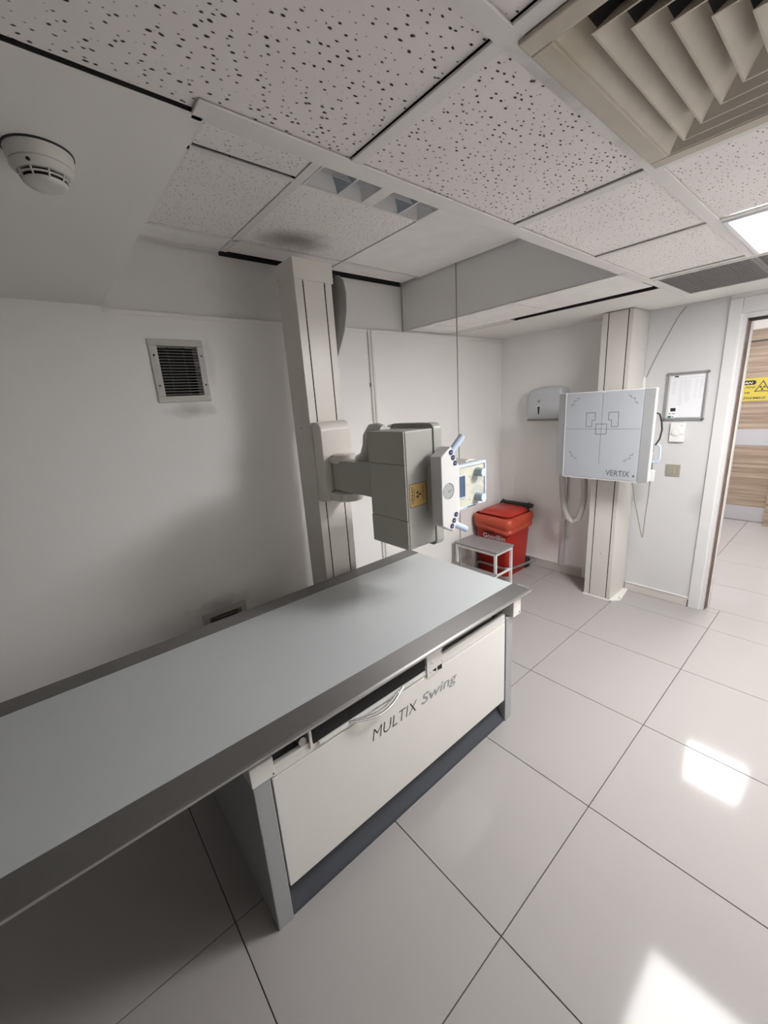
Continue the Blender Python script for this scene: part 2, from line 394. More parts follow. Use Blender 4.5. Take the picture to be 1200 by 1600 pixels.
# tiles between the bay and the back plaster strip
for a, b in ((XW+.01, -.96), (-.952, -.342), (-.334, .236)): ctile(a, b, BY1+.022, 1.89, ZL+.003, 'tile_p')
tee(XW+.01, BX, BY1-.002, BY1+.022, ZL); tee(XW+.01, -.62, 1.89, 1.95, ZL)
box('gap_shade_strip', M['void'], ceil, (XW-.011, XW-.006, .16, 1.425, ZH-.006, ZH+.03))  # black strip on the wall, painted as the dark of an open slot
# bay ceiling ---------------------------------------------------------
for a, b, c, d, k in ((-1.0, -.405, -.205, .150, 'tile_b'), (-1.0, -.400, .188, .786, 'tile_b'), (-1.0, -.385, .814, 1.42, 'tile_p'),
                      (-.375, .24, -.40, .150, 'tile_b'), (-.385, .24, .814, 1.42, 'tile_p'), (-1.0, -.405, -.40, -.225, 'tile_b'),
                      (-1.165, -1.015, -.40, .150, 'tile_p'), (-1.165, -1.015, .188, .786, 'tile_p'), (-1.160, -1.015, .814, 1.40, 'tile_p')):
    ctile(a-.002, b+.002, c-.002, d+.002, ZH+.0046, k)
tee(-1.165, .24, .151, .187, ZH); tee(-1.165, .24, .788, .812, ZH, 'tile_p')
tee(-1.014, -1.001, -.40, 1.42, ZH); tee(-.405, -.385, -.40, .152, ZH)
tee(-1.205, -1.150, -.41, .15, ZH); tee(-1.0, .24, -.226, -.203, ZH)
box('ceiling_backing', M['void'], ceil, (XW, BX, BY0, BY1, ZH+.045, 2.5))

# door opening in the back wall -----------------------------------------
d1 = struct(MB().box(.492, .515, YB-.006, YB+.12, 0, 1.985).box(1.40, 1.42, YB-.006, YB+.12, 0, 1.985).box(.515, 1.40, YB-.006, YB+.12, 1.956, 1.985).build('door_1', M['trim'], None, .002))
box('casing', M['trim'], d1, (.425, .488, YB-.022, YB, 0, 2.074), .004)
box('casing', M['trim'], d1, (1.424, 1.49, YB-.022, YB, 0, 2.074), .004)
box('casing', M['trim'], d1, (.488, 1.424, YB-.016, YB, 1.985, 2.074), .003)
box('casing_edge', M['tee'], d1, (.4885, .494, YB-.014, YB, 0, 1.985))
box('gasket', M['rust'], d1, (.515, .523, YB+.03, YB+.118, 0, 1.956))
box('gasket', M['black'], d1, (.515, 1.40, YB+.03, YB+.10, 1.944, 1.956))
box('door_stop', M['cream'], d1, (.523, .531, YB+.085, YB+.119, 0, 1.944))

# corridor door ----------------------------------------------------------
d2 = struct(box('door_2', M['wood'], None, (-.42, .482, HY-.03, HY+.01, .004, 1.985), .002))
box('door_header', M['wood'], d2, (-.50, .56, HY-.04, HY+.018, 2.0, 2.114), .002)
box('door_jamb', M['wood'], d2, (.486, .56, HY-.16, HY+.018, 0, 2.0), .003)
box('door_jamb', M['wood'], d2, (-.50, -.424, HY-.04, HY+.018, 0, 2.0), .003)
box('metal_band', M['band'], d2, (-.42, .482, HY-.034, HY-.029, .88, 1.062))
box('kick_plate', M['band'], d2, (-.42, .482, HY-.034, HY-.029, .006, .176))
sg = thing('warning_sign', 'yellow radiation warning sign on the wooden corridor door', 'sign', (.15, HY-.031, 1.37))
box('sign_plate', M['yellow'], sg, (-.30, .345, HY-.0345, HY-.0305, 1.368, 1.614))
so = (0, HY-.0345, 0); RX, UZ = (1, 0, 0), (0, 0, 1)
flat('sign_pill', [rrect(-.25, .222, 1.541, 1.588, .02)], M['black'], sg, so, RX, UZ, .0005)
text('sign_lettering', 'KONTROLLÜ ALAN', M['white'], sg, (-.225, HY-.0345, 1.551), RX, UZ, .42, .028, .2, .012, depth=.0011)
text('sign_lettering', 'RADYASYON ALANI', M['text_dk'], sg, (-.225, HY-.0345, 1.503), RX, UZ, .445, .022, .1, .012)
text('sign_lettering', 'GÖREVLİLER', M['text_dk'], sg, (-.28, HY-.0345, 1.446), RX, UZ, .40, .036, .2, .016)
text('sign_lettering', 've', M['text_dk'], sg, (.135, HY-.0345, 1.446), RX, UZ, .045, .020, .2, .016)
text('sign_lettering', 'OLMAYANLAR GİREMEZ', M['text_dk'], sg, (-.285, HY-.0345, 1.388), RX, UZ, .61, .030, .2, .014)
flat('hazard_triangle', stroke([(.222, 1.470), (.338, 1.470), (.280, 1.577)], .008, True), M['text_dk'], sg, so, RX, UZ)
flat('trefoil', trefoil(.280, 1.505, .026, 180), M['text_dk'], sg, so, RX, UZ)

# ================================================================== EXAMINATION TABLE
tb = thing('examination_table', 'long x-ray examination table with pale grey top and grey metal side rails', 'table', (-.26, .15, 0))
T0, T1 = -1.30, .885
box('tabletop', M['tabletop'], tb, (-.591, .064, T0, T1, .672, .7), .002)
prof = [(.0655, .678), (.0655, .7005), (.158, .7005), (.166, .695), (.166, .690), (.157, .687), (.157, .679)]
r = MB().prism([(x, z) for x, z in prof], 1, T0, T1+.002).build('side_rail', M['rail'], tb, .0015)
MB().prism([(.1575, .6975), (.1665, .6955), (.1668, .6900), (.1655, .6895), (.1655, .695), (.157, .6965)], 1, T0, T1+.0025).build('rail_lip', M['rail_lip'], r)
r = MB().prism([(-.5925-(x-.0655), z) for x, z in prof], 1, T0, T1+.002).build('side_rail', M['rail'], tb, .0015)
box('rail_cap', M['white_paint'], tb, (.085, .150, T1+.002, T1+.008, .674, .699), .002)
box('under_frame', M['void'], tb, (-.60, .105, -1.25, .82, .650, .672))
box('under_rail', M['cream'], tb, (.106, .125, T0+.04, .84, .654, .678), .002)
for y0, y1, s in ((-.503, -.450, 0), (.747, .800, 1)):
    l = MB().prism([(-.60, 0), (.122, 0), (.122, .585), (-.60, .585)], 1, y0, y1).build('leg', M['leg'], tb, .003)
b0 = MB().prism([(-.55, .583), (.132, .583), (.132, .648), (-.55, .648)], 1, -.507, -.437).build('end_block', M['cream'], tb, .002)
b1 = MB().prism([(-.55, .583), (.140, .583), (.140, .669), (-.55, .669)], 1, .777, .839).build('end_block', M['cream'], tb, .002)
box('end_screw', M['black'], b0, (.132, .1335, -.444, -.440, .590, .594)); box('end_screw', M['black'], b1, (.140, .1415, .822, .828, .592, .598))
fp = box('front_panel', M['cream'], tb, (.102, .118, -.444, .742, .128, .560), .002)
text('model_lettering', 'MULTIX', M['text_dk'], fp, (.118, -.077, .441), (0, 1, 0), UZ, .225, .047, .22, -.012)
text('model_lettering', 'Swing', M['text_gr'], fp, (.118, .170, .430), (0, 1, 0), UZ, .215, .060, .22, .012)
up = MB()
up.box(.102, .1175, -.437, .742, .5635, .588)        # strip above the joint
up.box(.102, .1175, -.437, -.303, .588, .603); up.box(.102, .1175, .199, .742, .588, .607)
up.build('upper_panel', M['cream'], tb, .0015)
box('inner_panel', M['cream'], tb, (.03, .042, -.44, .745, .53, .648))
box('panel_backing', M['void'], tb, (.088, .101, -.447, .746, .13, .585))
box('slot_shade_block', M['void'], tb, (.044, .1185, -.300, .199, .588, .641))  # solid black block almost flush, painted as the shade inside the cassette slot
box('slot_frame', M['cream'], tb, (.100, .1185, -.303, .203, .641, .654), .001)
tr = MB().box(.1187, .126, -.285, .192, .586, .5905).box(.123, .126, -.285, .192, .577, .588).build('cassette_tray', M['white_paint'], tb, .001)
hp = [(.126+.028*math.sin(math.pi*k/12), -.168+.243*k/12, .5895-.020*math.sin(math.pi*k/12)) for k in range(13)]
MB().tube(hp, .0042, 10).build('tray_handle', M['chrome'], tr, smooth=True)
MB().tube([(.126+.018*math.sin(math.pi*k/12), -.15+.205*k/12, .588-.012*math.sin(math.pi*k/12)) for k in range(13)], .003, 8).build('tray_handle_inner', M['chrome'], tr, smooth=True)
br = box('clamp_bracket', M['cream'], tb, (.098, .124, .205, .293, .553, .648), .001)
for y, z, w in ((.232, .606, .002), (.288, .632, .0025), (.288, .590, .002), (.222, .570, .002)):
    MB().cyl((.1235, y, z), (.1248, y, z), w, n=10).build('screw', M['black'], br)
flat('bracket_notch', [[(.232, .574), (.256, .576), (.254, .560)], [(.262, .578), (.289, .578), (.289, .556), (.262, .560)]], M['void'], br, (.124, 0, 0), (0, 1, 0), UZ)
lb = box('clamp_bracket', M['cream'], tb, (.06, .124, -.316, -.306, .583, .646), .001)
MB().cyl((.07, -.335, .612), (.115, -.335, .618), .013, n=12).build('clamp_roller', M['steel'], lb)
MB().tube([(.06, -.405, .632), (.09, -.395, .626), (.085, -.375, .634), (.06, -.365, .63)], .005, 8).build('latch', M['black'], tb, smooth=True)
MB().tube([(.09, .655, .632), (.105, .665, .622), (.095, .685, .627)], .004, 8).build('latch', M['black'], tb, smooth=True)
MB().prism([(.116, 0), (.112, .012), (.075, .072), (.06, .078), (-.50, .078), (-.50, 0)], 1, -.448, .745).build('plinth', M['plinth'], tb, .002)
box('back_panel', M['cream'], tb, (-.598, -.585, -.449, .746, .05, .60))

# ================================================================== X-RAY TUBE STAND
xs_ = thing('x_ray_stand', 'floor-standing x-ray tube column with boxy grey tube head over the table', 'x-ray machine', (-.885, .45, 0))
def column_profile(x0, x1, y0, y1, face, slots):
    """rectangle with two grooves in the +X ('x') or -Y ('y') face"""
    w, d = .0035, .012
    if face == 'x':
        P = [(x0, y0), (x1, y0)]
        for s in slots: P += [(x1, s-w), (x1-d, s-w), (x1-d, s+w), (x1, s+w)]
        return P+[(x1, y1), (x0, y1)]
    P = [(x1, y1), (x0, y1), (x0, y0)]
    for s in slots: P += [(s-w, y0), (s-w, y0+d), (s+w, y0+d), (s+w, y0)]
    return P+[(x1, y0)]
cb = MB().prism(column_profile(-.972, -.80, .346, .558, 'x', (.392, .515)), 2, .012, 2.206).build('column', M['column'], xs_)
for y in (.392, .515): box('groove_lining', M['void'], cb, (-.8118, -.8035, y-.0034, y+.0034, .02, 2.20))
cp = box('column_cap', M['column'], xs_, (-.976, -.796, .343, .568, 2.2065, 2.300), .002)
for x, z in ((-.955, 2.235), (-.835, 2.245)): MB().cyl((x, .3435, z), (x, .341, z), .004, n=10).build('screw', M['steel'], cp)
MB().cyl((-.895, .3465, 1.50), (-.895, .3445, 1.50), .004, n=10).build('screw', M['black'], cb)
box('floor_plate', M['cream'], xs_, (-.99, -.78, .32, .59, 0, .012), .002)
# carriage: rounded at its top front edge
P = [(-.803, 1.108)]+[(-.745, 1.108), (-.720, 1.118), (-.716, 1.14)]+[(-.716-.045+.045*math.cos(math.radians(a)), 1.485+.045*math.sin(math.radians(a))) for a in range(0, 91, 15)]+[(-.803, 1.53)]
ca = MB().prism(P, 1, .352, .538).build('carriage', M['column'], xs_, .006, seg=3)
# swivel bracket, round plates and arm
MB().loft([[(x, y, z) for x, y in [(-.72, .375)]+[(-.655+.075*math.cos(math.radians(a)), .45+.075*math.sin(math.radians(a))) for a in range(-90, 91, 15)]+[(-.72, .525)]] for z in (1.12, 1.162)]).build('swivel_bracket', M['column'], xs_, .003)
MB().lathe((-.655, .45, 1.163), [(.070, 0), (.070, .010)], 28).build('swivel_plate', M['leg'], xs_)
MB().loft([[(x, y, z) for x, y in [(-.72, .385)]+[(-.665+.065*math.cos(math.radians(a)), .45+.065*math.sin(math.radians(a))) for a in range(-90, 91, 15)]+[(-.72, .515)]] for z in (1.318, 1.345)]).build('swivel_bracket', M['column'], xs_, .003)
MB().lathe((-.665, .45, 1.345), [(.060, 0), (.060, .012), (.055, .016)], 28).build('swivel_plate', M['column'], xs_, smooth=True)
arm = MB().loft([[(x, y, z) for y, z in ((.392, a), (.508, a), (.508, b), (.392, b))] for x, a, b in ((-.700, 1.176, 1.330), (-.60, 1.176, 1.334), (-.38, 1.176, 1.338), (-.338, 1.17, 1.343))]).build('arm', M['head'], xs_, .003)
# tube housing
HX0, HX1, HY0, HY1, HZ0, HZ1 = -.338, -.10, .354, .520, .985, 1.487
hd = box('tube_housing', M['head2'], xs_, (HX0, HX1, HY0+.006, HY1, HZ0, HZ1), .004)
for a, b, x in ((HZ0, 1.112, HX0-.004), (1.1145, 1.3495, HX0), (1.352, HZ1-.001, HX0)):
    box('cover_plate', M['head'], hd, (x, HX1-.004, HY0, HY0+.0075, a, b), .002)
for x, z in ((-.127, 1.325), (-.127, 1.135)): MB().cyl((x, HY0, z), (x, HY0-.002, z), .005, n=12).build('screw', M['leg'], hd)
st = box('warning_label', M['gold'], hd, (HX1-.0005, HX1+.0008, .369, .468, 1.170, 1.270))
flat('label_border', stroke([(.370, 1.1715), (.467, 1.1715), (.467, 1.2690), (.370, 1.2690)], .0022, True), M['text_dk'], st, (HX1+.0008, 0, 0), (0, 1, 0), UZ)
text('label_lettering', 'DİKKAT!', M['text_dk'], st, (HX1+.0008, .390, 1.185), UZ, (0, -1, 0), .074, .0145, 0, .03)
flats('label_line', stroke([(.396, 1.196), (.396, 1.246)], .0020)+stroke([(.444, 1.192), (.444, 1.254)], .0016)+stroke([(.451, 1.192), (.451, 1.254)], .0016), M['text_dk'], st, (HX1+.0008, 0, 0), (0, 1, 0), UZ)
flat('trefoil', trefoil(.420, 1.221, .0155, 270), M['text_dk'], st, (HX1+.0008, 0, 0), (0, 1, 0), UZ)
sh = MB().prism(rrect(-.372, -.094, .962, 1.508, .03), 1, .5205, .571).build('shroud', M['head2'], xs_, .003)
MB().tube([(-.372+.02, .523, 1.50), (-.36, .50, 1.497)], .006, 8).build('shroud_clip', M['head2'], sh)
# high voltage cable
MB().tube([(-.52, .45, 1.335), (-.485, .45, 1.36), (-.465, .45, 1.41), (-.455, .45, 1.455), (-.42, .45, 1.492), (-.37, .45, 1.495), (-.335, .45, 1.485)], [.036, .028, .022, .024, .022, .022, .022], 12).build('tube_cable', M['cablewhite'], xs_, smooth=True)
# control panel with grips
pg = [(.458, 1.088), (.458, 1.376), (.521, 1.414), (.571, 1.326), (.571, 1.124), (.527, 1.047)]
pn = MB().prism(pg, 0, -.060, 0).build('control_panel', M['panelwhite'], xs_, .004)
box('panel_mount', M['head'], xs_, (-.10, -.058, .475, .545, 1.13, 1.33), .003)
for y, z in ((.518, 1.390), (.530, 1.367), (.543, 1.343), (.543, 1.122), (.529, 1.098), (.515, 1.076)):
    b_ = MB().cyl((-.001, y, z), (.003, y, z), .0105, n=20).build('button', M['navy'], pn, smooth=True)
    flat('button_symbol', stroke([(y-.005, z), (y+.005, z)], .0018), M['blue'], b_, (.003, 0, 0), (0, 1, 0), UZ)
gg = MB().cyl((-.001, .498, 1.232), (.0015, .498, 1.232), .0335, n=36).build('angle_gauge', M['gauge'], pn, smooth=True)
flat('gauge_ring', [arc(.498, 1.232, .0305, .0335, a, a+30, 3) for a in range(-90, 90, 30)], M['text_dk'], gg, (.0015, 0, 0), (0, 1, 0), UZ)
flat('gauge_needle', stroke([(.494, 1.229), (.515, 1.234)], .0022)+stroke([(.497, 1.225), (.508, 1.227)], .001), M['text_dk'], gg, (.0015, 0, 0), (0, 1, 0), UZ)
for a, b in (((-.022, .542, 1.385), (-.010, .606, 1.448)), ((-.022, .542, 1.080), (-.006, .618, 1.034))):
    A, B = Vector(a), Vector(b); d = (B-A).normalized()
    MB().tube([A-d*.01, B-d*.003, B], [.0145, .0145, .0115], 18).build('grip', M['blue'], pn, smooth=True)
# collimator
MB().box(-.30, -.104, .571, .60, 1.12, 1.28).build('collimator_neck', M['head2'], xs_)
cm = box('collimator', M['head2'], xs_, (-.315, -.108, .595, .893, 1.093, 1.302), .004)
rim = MB()
for b in ((.595, .893, 1.289, 1.304), (.595, .893, 1.091, 1.101), (.595, .604, 1.101, 1.289), (.884, .895, 1.101, 1.289)): rim.box(-.125, -.098, *b)
rim.build('fascia_rim', M['blue_rim'], cm, .003)
fc = box('fascia', M['facecream'], cm, (-.112, -.104, .603, .885, 1.10, 1.29))
flat('fascia_edge', [[(.8805, 1.101), (.8845, 1.101), (.8845, 1.289), (.8805, 1.289)]], M['text_gr'], fc, (-.104, 0, 0), (0, 1, 0), UZ)
wd = MB().box(-.106, -.099, .690, .737, 1.143, 1.150).box(-.106, -.099, .690, .737, 1.250, 1.257).box(-.106, -.099, .731, .737, 1.15, 1.25).build('window_frame', M['blue_rim'], cm, .001)
box('window_glass', M['display'], wd, (-.106, -.1025, .660, .731, 1.15, 1.25))
for z, a0 in ((1.254, 185), (1.132, -5)):
    kb = MB().cyl((-.106, .826, z), (-.066, .826, z), .0225, .0205, n=14).build('knob', M['knobgrey'], cm, .001)
    MB().cyl((-.067, .826, z), (-.062, .826, z), .0195, .0185, n=20).build('knob_cap', M['blue'], kb, smooth=True)
    s_ = -1 if z > 1.2 else 1
    flat('scale_marks', [arc(.826, z, q, q+.003, 20 if s_ > 0 else 200, 150 if s_ > 0 else 330, 8) for q in (.030, .038, .046, .054)], M['knobgrey'], fc, (-.104, 0, 0), (0, 1, 0), UZ)
flats('indicator_dot', [disc(.874, q, .0045, 10) for q in (1.252, 1.198, 1.143)]+[disc(.755, 1.20, .004, 8), disc(.768, 1.24, .005, 8), disc(.768, 1.128, .005, 8)], M['text_gr'], fc, (-.104, 0, 0), (0, 1, 0), UZ)
box('field_light_slot', M['text_gr'], cm, (-.1035, -.098, .745, .80, 1.0925, 1.0985))
MB().tube([(-.15, .80, 1.302), (-.148, .83, 1.309), (-.15, .87, 1.302)], .004, 8).build('top_clip', M['panelwhite'], cm, smooth=True)

# grey sheath hanging behind the tube column
MB().tube([(-.835, .615, 2.255), (-.832, .62, 2.235), (-.838, .622, 2.18), (-.846, .617, 2.10), (-.858, .61, 2.0), (-.872, .60, 1.93), (-.89, .59, 1.86), (-.94, .575, 1.72), (-.95, .57, 1.5)], [.020, .034, .044, .047, .040, .030, .022, .018, .016], 14).build('cable_sheath', M['steel_d'], xs_, smooth=True)
MB().tube([(-.832, .612, 2.20), (-.836, .606, 2.235), (-.84, .60, 2.262)], .016, 10).build('cable_end', M['black'], xs_, smooth=True)

# ================================================================== WALL BUCKY STAND
vb = thing('chest_stand', 'floor-to-ceiling chest x-ray column carrying a square grey-blue receptor panel', 'x-ray machine', (-.10, 2.5, 0))
vc = MB().prism(column_profile(-.205, -.012, 2.365, 2.655, 'y', (-.164, -.040)), 2, .012, 2.094).build('column', M['column2'], vb)
for x in (-.164, -.040): box('groove_lining', M['void'], vc, (x-.0034, x+.0034, 2.3685, 2.3768, .014, 2.094))
pl = MB().prism([(-.215, 2.358), (-.01, 2.358), (.045, 2.42), (.045, 2.46), (.02, 2.65), (-.215, 2.65)], 2, 0, .012).build('floor_plate', M['cream'], vb, .002)
for x, y in ((-.235, 2.40), (.032, 2.445), (.0, 2.352)): MB().cyl((x, y, .0), (x, y, .016), .008, n=10).build('anchor_bolt', M['leg'], pl)
MB().cyl((-.10, 2.3655, .375), (-.10, 2.363, .375), .005, n=10).build('screw', M['steel'], vc)
# receptor: middle field, two wings turned back, white tray behind
VX = -.0965
pf = MB().prism([(-.345, .993), (.149, .993), (.149, 1.583), (-.078, 1.583), (VX, 1.576), (-.115, 1.583), (-.345, 1.583)], 1, 2.20, 2.215).build('receptor_front', M['vertix'], vb, .0015)
flat('centering_marks', stroke([(VX, 1.575), (VX, 1.098)], .0018)+stroke([(-.340, 1.337), (.145, 1.337)], .0018)
     + stroke([(-.132, 1.371), (-.061, 1.371), (-.061, 1.302), (-.132, 1.302)], .0028, True)
     + stroke([(-.200, 1.447), (-.140, 1.447), (-.140, 1.396), (-.160, 1.396), (-.160, 1.353), (-.200, 1.353)], .0028, True)
     + stroke([(-.053, 1.447), (.008, 1.447), (.008, 1.353), (-.033, 1.353), (-.033, 1.396), (-.053, 1.396)], .0028, True)
     + [q for sx in (1, -1) for sz in (1, -1) for (a, b) in ((.209, .157), (.195, .182), (.171, .198)) for q in stroke([(VX+sx*a, 1.337+sz*b), (VX+sx*a, 1.337+sz*(b+.013)), (VX+sx*(a-.017), 1.337+sz*(b+.013))], .0028)],
     M['mark'], pf, (0, 2.20, 0), RX, UZ)
text('model_lettering', 'VERTIX', M['mark'], pf, (-.047, 2.20, 1.020), RX, UZ, .152, .038, 0, .002)
flat('logo_dot', [disc(.128, 1.028, .0062, 16)], M['text_dk'], pf, (0, 2.20, 0), RX, UZ)
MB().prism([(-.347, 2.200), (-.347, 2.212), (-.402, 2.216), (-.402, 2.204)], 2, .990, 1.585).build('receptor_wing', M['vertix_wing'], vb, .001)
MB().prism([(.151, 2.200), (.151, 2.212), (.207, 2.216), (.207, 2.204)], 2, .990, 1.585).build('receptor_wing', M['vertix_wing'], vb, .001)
box('receptor_edge', M['white_paint'], vb, (-.3505, -.3462, 2.197, 2.215, .990, 1.585))
ch = box('receptor_housing', M['white_paint'], vb, (-.392, .197, 2.2265, 2.300, .984, 1.588), .004)
box('receptor_carriage', M['column'], vb, (-.20, .0, 2.30, 2.3645, 1.05, 1.5), .003)
box('receptor_sill', M['cream'], vb, (-.345, .15, 2.203, 2.2265, .984, .992), .001)
MB().tube([(-.463+.005, 2.40, 1.02), (-.462, 2.43, .91), (-.458, 2.44, .80), (-.440, 2.44, .68), (-.405, 2.44, .592), (-.360, 2.44, .560), (-.318, 2.44, .60), (-.292, 2.44, .70), (-.283, 2.44, .80), (-.282, 2.42, .92), (-.285, 2.36, 1.03)], .0235, 14).build('corrugated_hose', M['hose'], vb, smooth=True)
# patient handle behind the receptor
hl = MB().tube([(.13, 2.40, 1.222), (.19, 2.40, 1.220), (.206, 2.40, 1.208), (.212, 2.40, 1.19), (.212, 2.40, 1.125), (.206, 2.40, 1.108), (.19, 2.40, 1.098), (.13, 2.40, 1.098)], .0075, 10).build('patient_handle', M['blue'], vb, smooth=True)
MB().tube([(.170, 2.40, 1.218), (.164, 2.40, 1.10)], .005, 8).build('handle_bar', M['blue_rim'], hl, smooth=True)
box('handle_mount', M['blue_rim'], vb, (.10, .135, 2.298, 2.41, 1.09, 1.23), .003)
# thin leads at the right edge
MB().tube([(.190, 2.31, 1.43), (.205, 2.33, 1.42), (.218, 2.34, 1.37), (.222, 2.35, 1.32), (.214, 2.35, 1.26), (.196, 2.34, 1.22)], .005, 8).build('signal_cable', M['black'], vb, smooth=True)
def curve(pts, n=8):
    P = [Vector(p) for p in pts]; out = []
    for i in range(len(P)-1):
        a, b, c, d = P[max(i-1, 0)], P[i], P[i+1], P[min(i+2, len(P)-1)]
        for k in range(n):
            t = k/n; out.append(.5*((2*b)+(c-a)*t+(2*a-5*b+4*c-d)*t*t+(3*b-a-3*c+d)*t**3))
    return out+[P[-1]]
MB().tube(curve([(.03, 2.40, 1.0), (.037, 2.48, .92), (.060, 2.50, .776), (.100, 2.50, .62), (.127, 2.50, .522), (.132, 2.50, .56), (.134, 2.50, .70), (.143, 2.49, .85), (.152, 2.46, .95), (.158, 2.45, 1.04), (.163, 2.42, 1.13), (.178, 2.36, 1.23)]), .0042, 8).build('loop_cable', M['cable'], vb, smooth=True)
box('cable_connector', M['white_paint'], vb, (.140, .178, 2.438, 2.462, .955, 1.035), .004)

# ================================================================== WALL ITEMS
dp = thing('towel_dispenser', 'grey plastic paper towel dispenser on the back wall above the red bin', 'dispenser', (-.72, YB, 1.38))
rings = []
for y, i in ((YB-.002, 0), (YB-.07, .0), (YB-.10, .004), (YB-.115, .016), (YB-.118, .026)):
    sk = .0 if y > YB-.05 else (YB-y)*.03
    rings.append([(x, y, z) for x, z in [(-.552-i-sk, 1.384+i*.5), (-.548-i-sk, 1.60-i), (-.560-i, 1.638-i), (-.62, 1.652-i), (-.70, 1.655-i), (-.77, 1.650-i), (-.83, 1.634-i), (-.862+i, 1.605-i), (-.872+i, 1.57-i), (-.868+i, 1.384+i*.5)]])
db = MB().loft(rings).build('dispenser_body', M['disp'], dp, smooth=True)
yD = YB-.1182
flat('sheet_window', [[(-.762, 1.492), (-.740, 1.492), (-.746, 1.430), (-.756, 1.430)]], M['black'], db, (0, yD, 0), RX, UZ)
flat('window_outline', stroke([(-.768, 1.498), (-.734, 1.498), (-.741, 1.424), (-.761, 1.424)], .003, True), M['panelwhite'], db, (0, yD, 0), RX, UZ, .0004)
MB().cyl((-.751, yD, 1.537), (-.751, yD-.002, 1.537), .013, n=16).build('lock', M['vertix_wing'], db)
box('dispenser_base', M['vertix_wing'], dp, (-.862, -.556, YB-.108, YB-.002, 1.372, 1.386), .003)

nb = thing('notice_board', 'small aluminium-framed notice board with a printed sheet beside the door', 'board', (.255, YB, 1.357))
fr = MB()
for b in ((.136, .371, 1.657, 1.675), (.136, .371, 1.357, 1.376)): fr.box(b[0]+.014, b[1]-.014, YB-.020, YB-.001, b[2], b[3])
for b in ((.136, .155), (.352, .371)): fr.box(b[0], b[1], YB-.020, YB-.001, 1.371, 1.661)
fr.build('board_frame', M['alu'], nb, .005, seg=3)
for x in (.145, .362):
    for z in (1.366, 1.666): MB().cyl((x, YB-.001, z), (x, YB-.022, z), .0105, n=16).build('frame_corner', M['rail'], nb, .003)
box('board_backing', M['panelwhite'], nb, (.153, .354, YB-.010, YB-.001, 1.373, 1.659))
pp = box('paper_sheet', M['paper'], nb, (.158, .352, YB-.0125, YB-.0105, 1.378, 1.652))
yP = YB-.0125
L = []
for c0, c1, n in ((.172, .200, 9), (.212, .240, 16), (.248, .280, 14), (.300, .318, 12), (.326, .345, 12)):
    for k in range(n):
        z = 1.618-k*.0105; L.append([(c0, z), (c0+(c1-c0)*random.uniform(.5, 1), z), (c0+(c1-c0)*.9, z+.002), (c0, z+.002)])
L += [[(.165, 1.636), (.345, 1.636), (.345, 1.6375), (.165, 1.6375)], [(.243, 1.55), (.245, 1.55), (.245, 1.636), (.243, 1.636)]]
flat('table_print', L, M['print'], pp, (0, yP, 0), RX, UZ)
flat('header_print', [[(.180, 1.644), (.204, 1.644), (.204, 1.652), (.180, 1.652)]], M['black'], pp, (0, yP, 0), RX, UZ)
cd = box('info_card', M['white'], nb, (.162, .214, YB-.0155, YB-.0128, 1.368, 1.452), .0005)
flat('card_window', [[(.176, 1.418), (.207, 1.418), (.207, 1.441), (.176, 1.441)]], M['black'], cd, (0, YB-.0155, 0), RX, UZ)
flat('card_print', [[(.167, 1.400), (.180, 1.400), (.180, 1.405), (.167, 1.405)], [(.186, 1.401), (.206, 1.401), (.206, 1.405), (.186, 1.405)], [(.165, 1.376), (.184, 1.376), (.184, 1.388), (.165, 1.388)], [(.188, 1.380), (.200, 1.380), (.200, 1.385), (.188, 1.385)]], M['green'], cd, (0, YB-.0155, 0), RX, UZ)

th = thing('thermostat', 'white room thermostat with a round dial under the notice board', 'thermostat', (.232, YB, 1.21))
box('thermostat_body', M['white_paint'], th, (.189, .275, YB-.024, YB-.001, 1.210, 1.341), .004)
MB().cyl((.230, YB-.024, 1.278), (.230, YB-.032, 1.278), .029, .026, 28).build('dial', M['cream'], th, smooth=True)
MB().cyl((.230, YB-.032, 1.278), (.230, YB-.035, 1.278), .017, .016, 24).build('dial_cap', M['white_paint'], th, smooth=True)
flats('dial_mark', stroke([(.192, 1.262), (.204, 1.260)], .003)+stroke([(.256, 1.262), (.272, 1.262)], .003)+stroke([(.246, 1.321), (.262, 1.322)], .002), M['text_gr'], th, (0, YB-.024, 0), RX, UZ)
box('slider', M['cream'], th, (.210, .252, YB-.0255, YB-.0235, 1.225, 1.238), .001)
sw = thing('light_switch', 'square dull gold light switch below the thermostat', 'switch', (.230, YB, .964))
box('switch_plate', M['switch'], sw, (.186, .275, YB-.010, YB-.001, .964, 1.049), .003)
for x in (.205, .2245): box('rocker', M['switch'], sw, (x, x+.0185, YB-.014, YB-.009, .985, 1.028), .0015)

# conduits and cords
c1 = thing('wall_conduit', 'double beige conduit running up the left wall behind the tube head', 'conduit', (XW, 1.11, 0))
for y in (1.098, 1.122): MB().box(XW, XW+.014, y-.010, y+.010, .0, 2.088).build('conduit_strip', M['cream'], c1, .004)
box('conduit_seam', M['vent'], c1, (XW, XW+.006, 1.107, 1.113, .0, 2.088))
MB().box(XW, XW+.018, 1.082, 1.09, 1.72, 1.745).build('conduit_clip', M['leg'], c1)
c2 = thing('cable_trunking', 'short white cable trunking on the back wall beside the chest stand hose', 'conduit', (-.54, YB, .07))
box('trunking_cover', M['trim'], c2, (-.556, -.518, YB-.022, YB-.0, .068, 1.0), .003)
c3 = thing('wall_cable', 'thin slanting cable on the wall right of the chest stand column', 'cable', (.0, YB, 1.64))
MB().tube(curve([(.199, YB-.004, 2.085), (.16, YB-.004, 2.03), (.10, YB-.005, 1.90), (.045, YB-.005, 1.77), (.0, YB-.005, 1.65)], 5), .0032, 8).build('cable_run', M['cable'], c3, smooth=True)
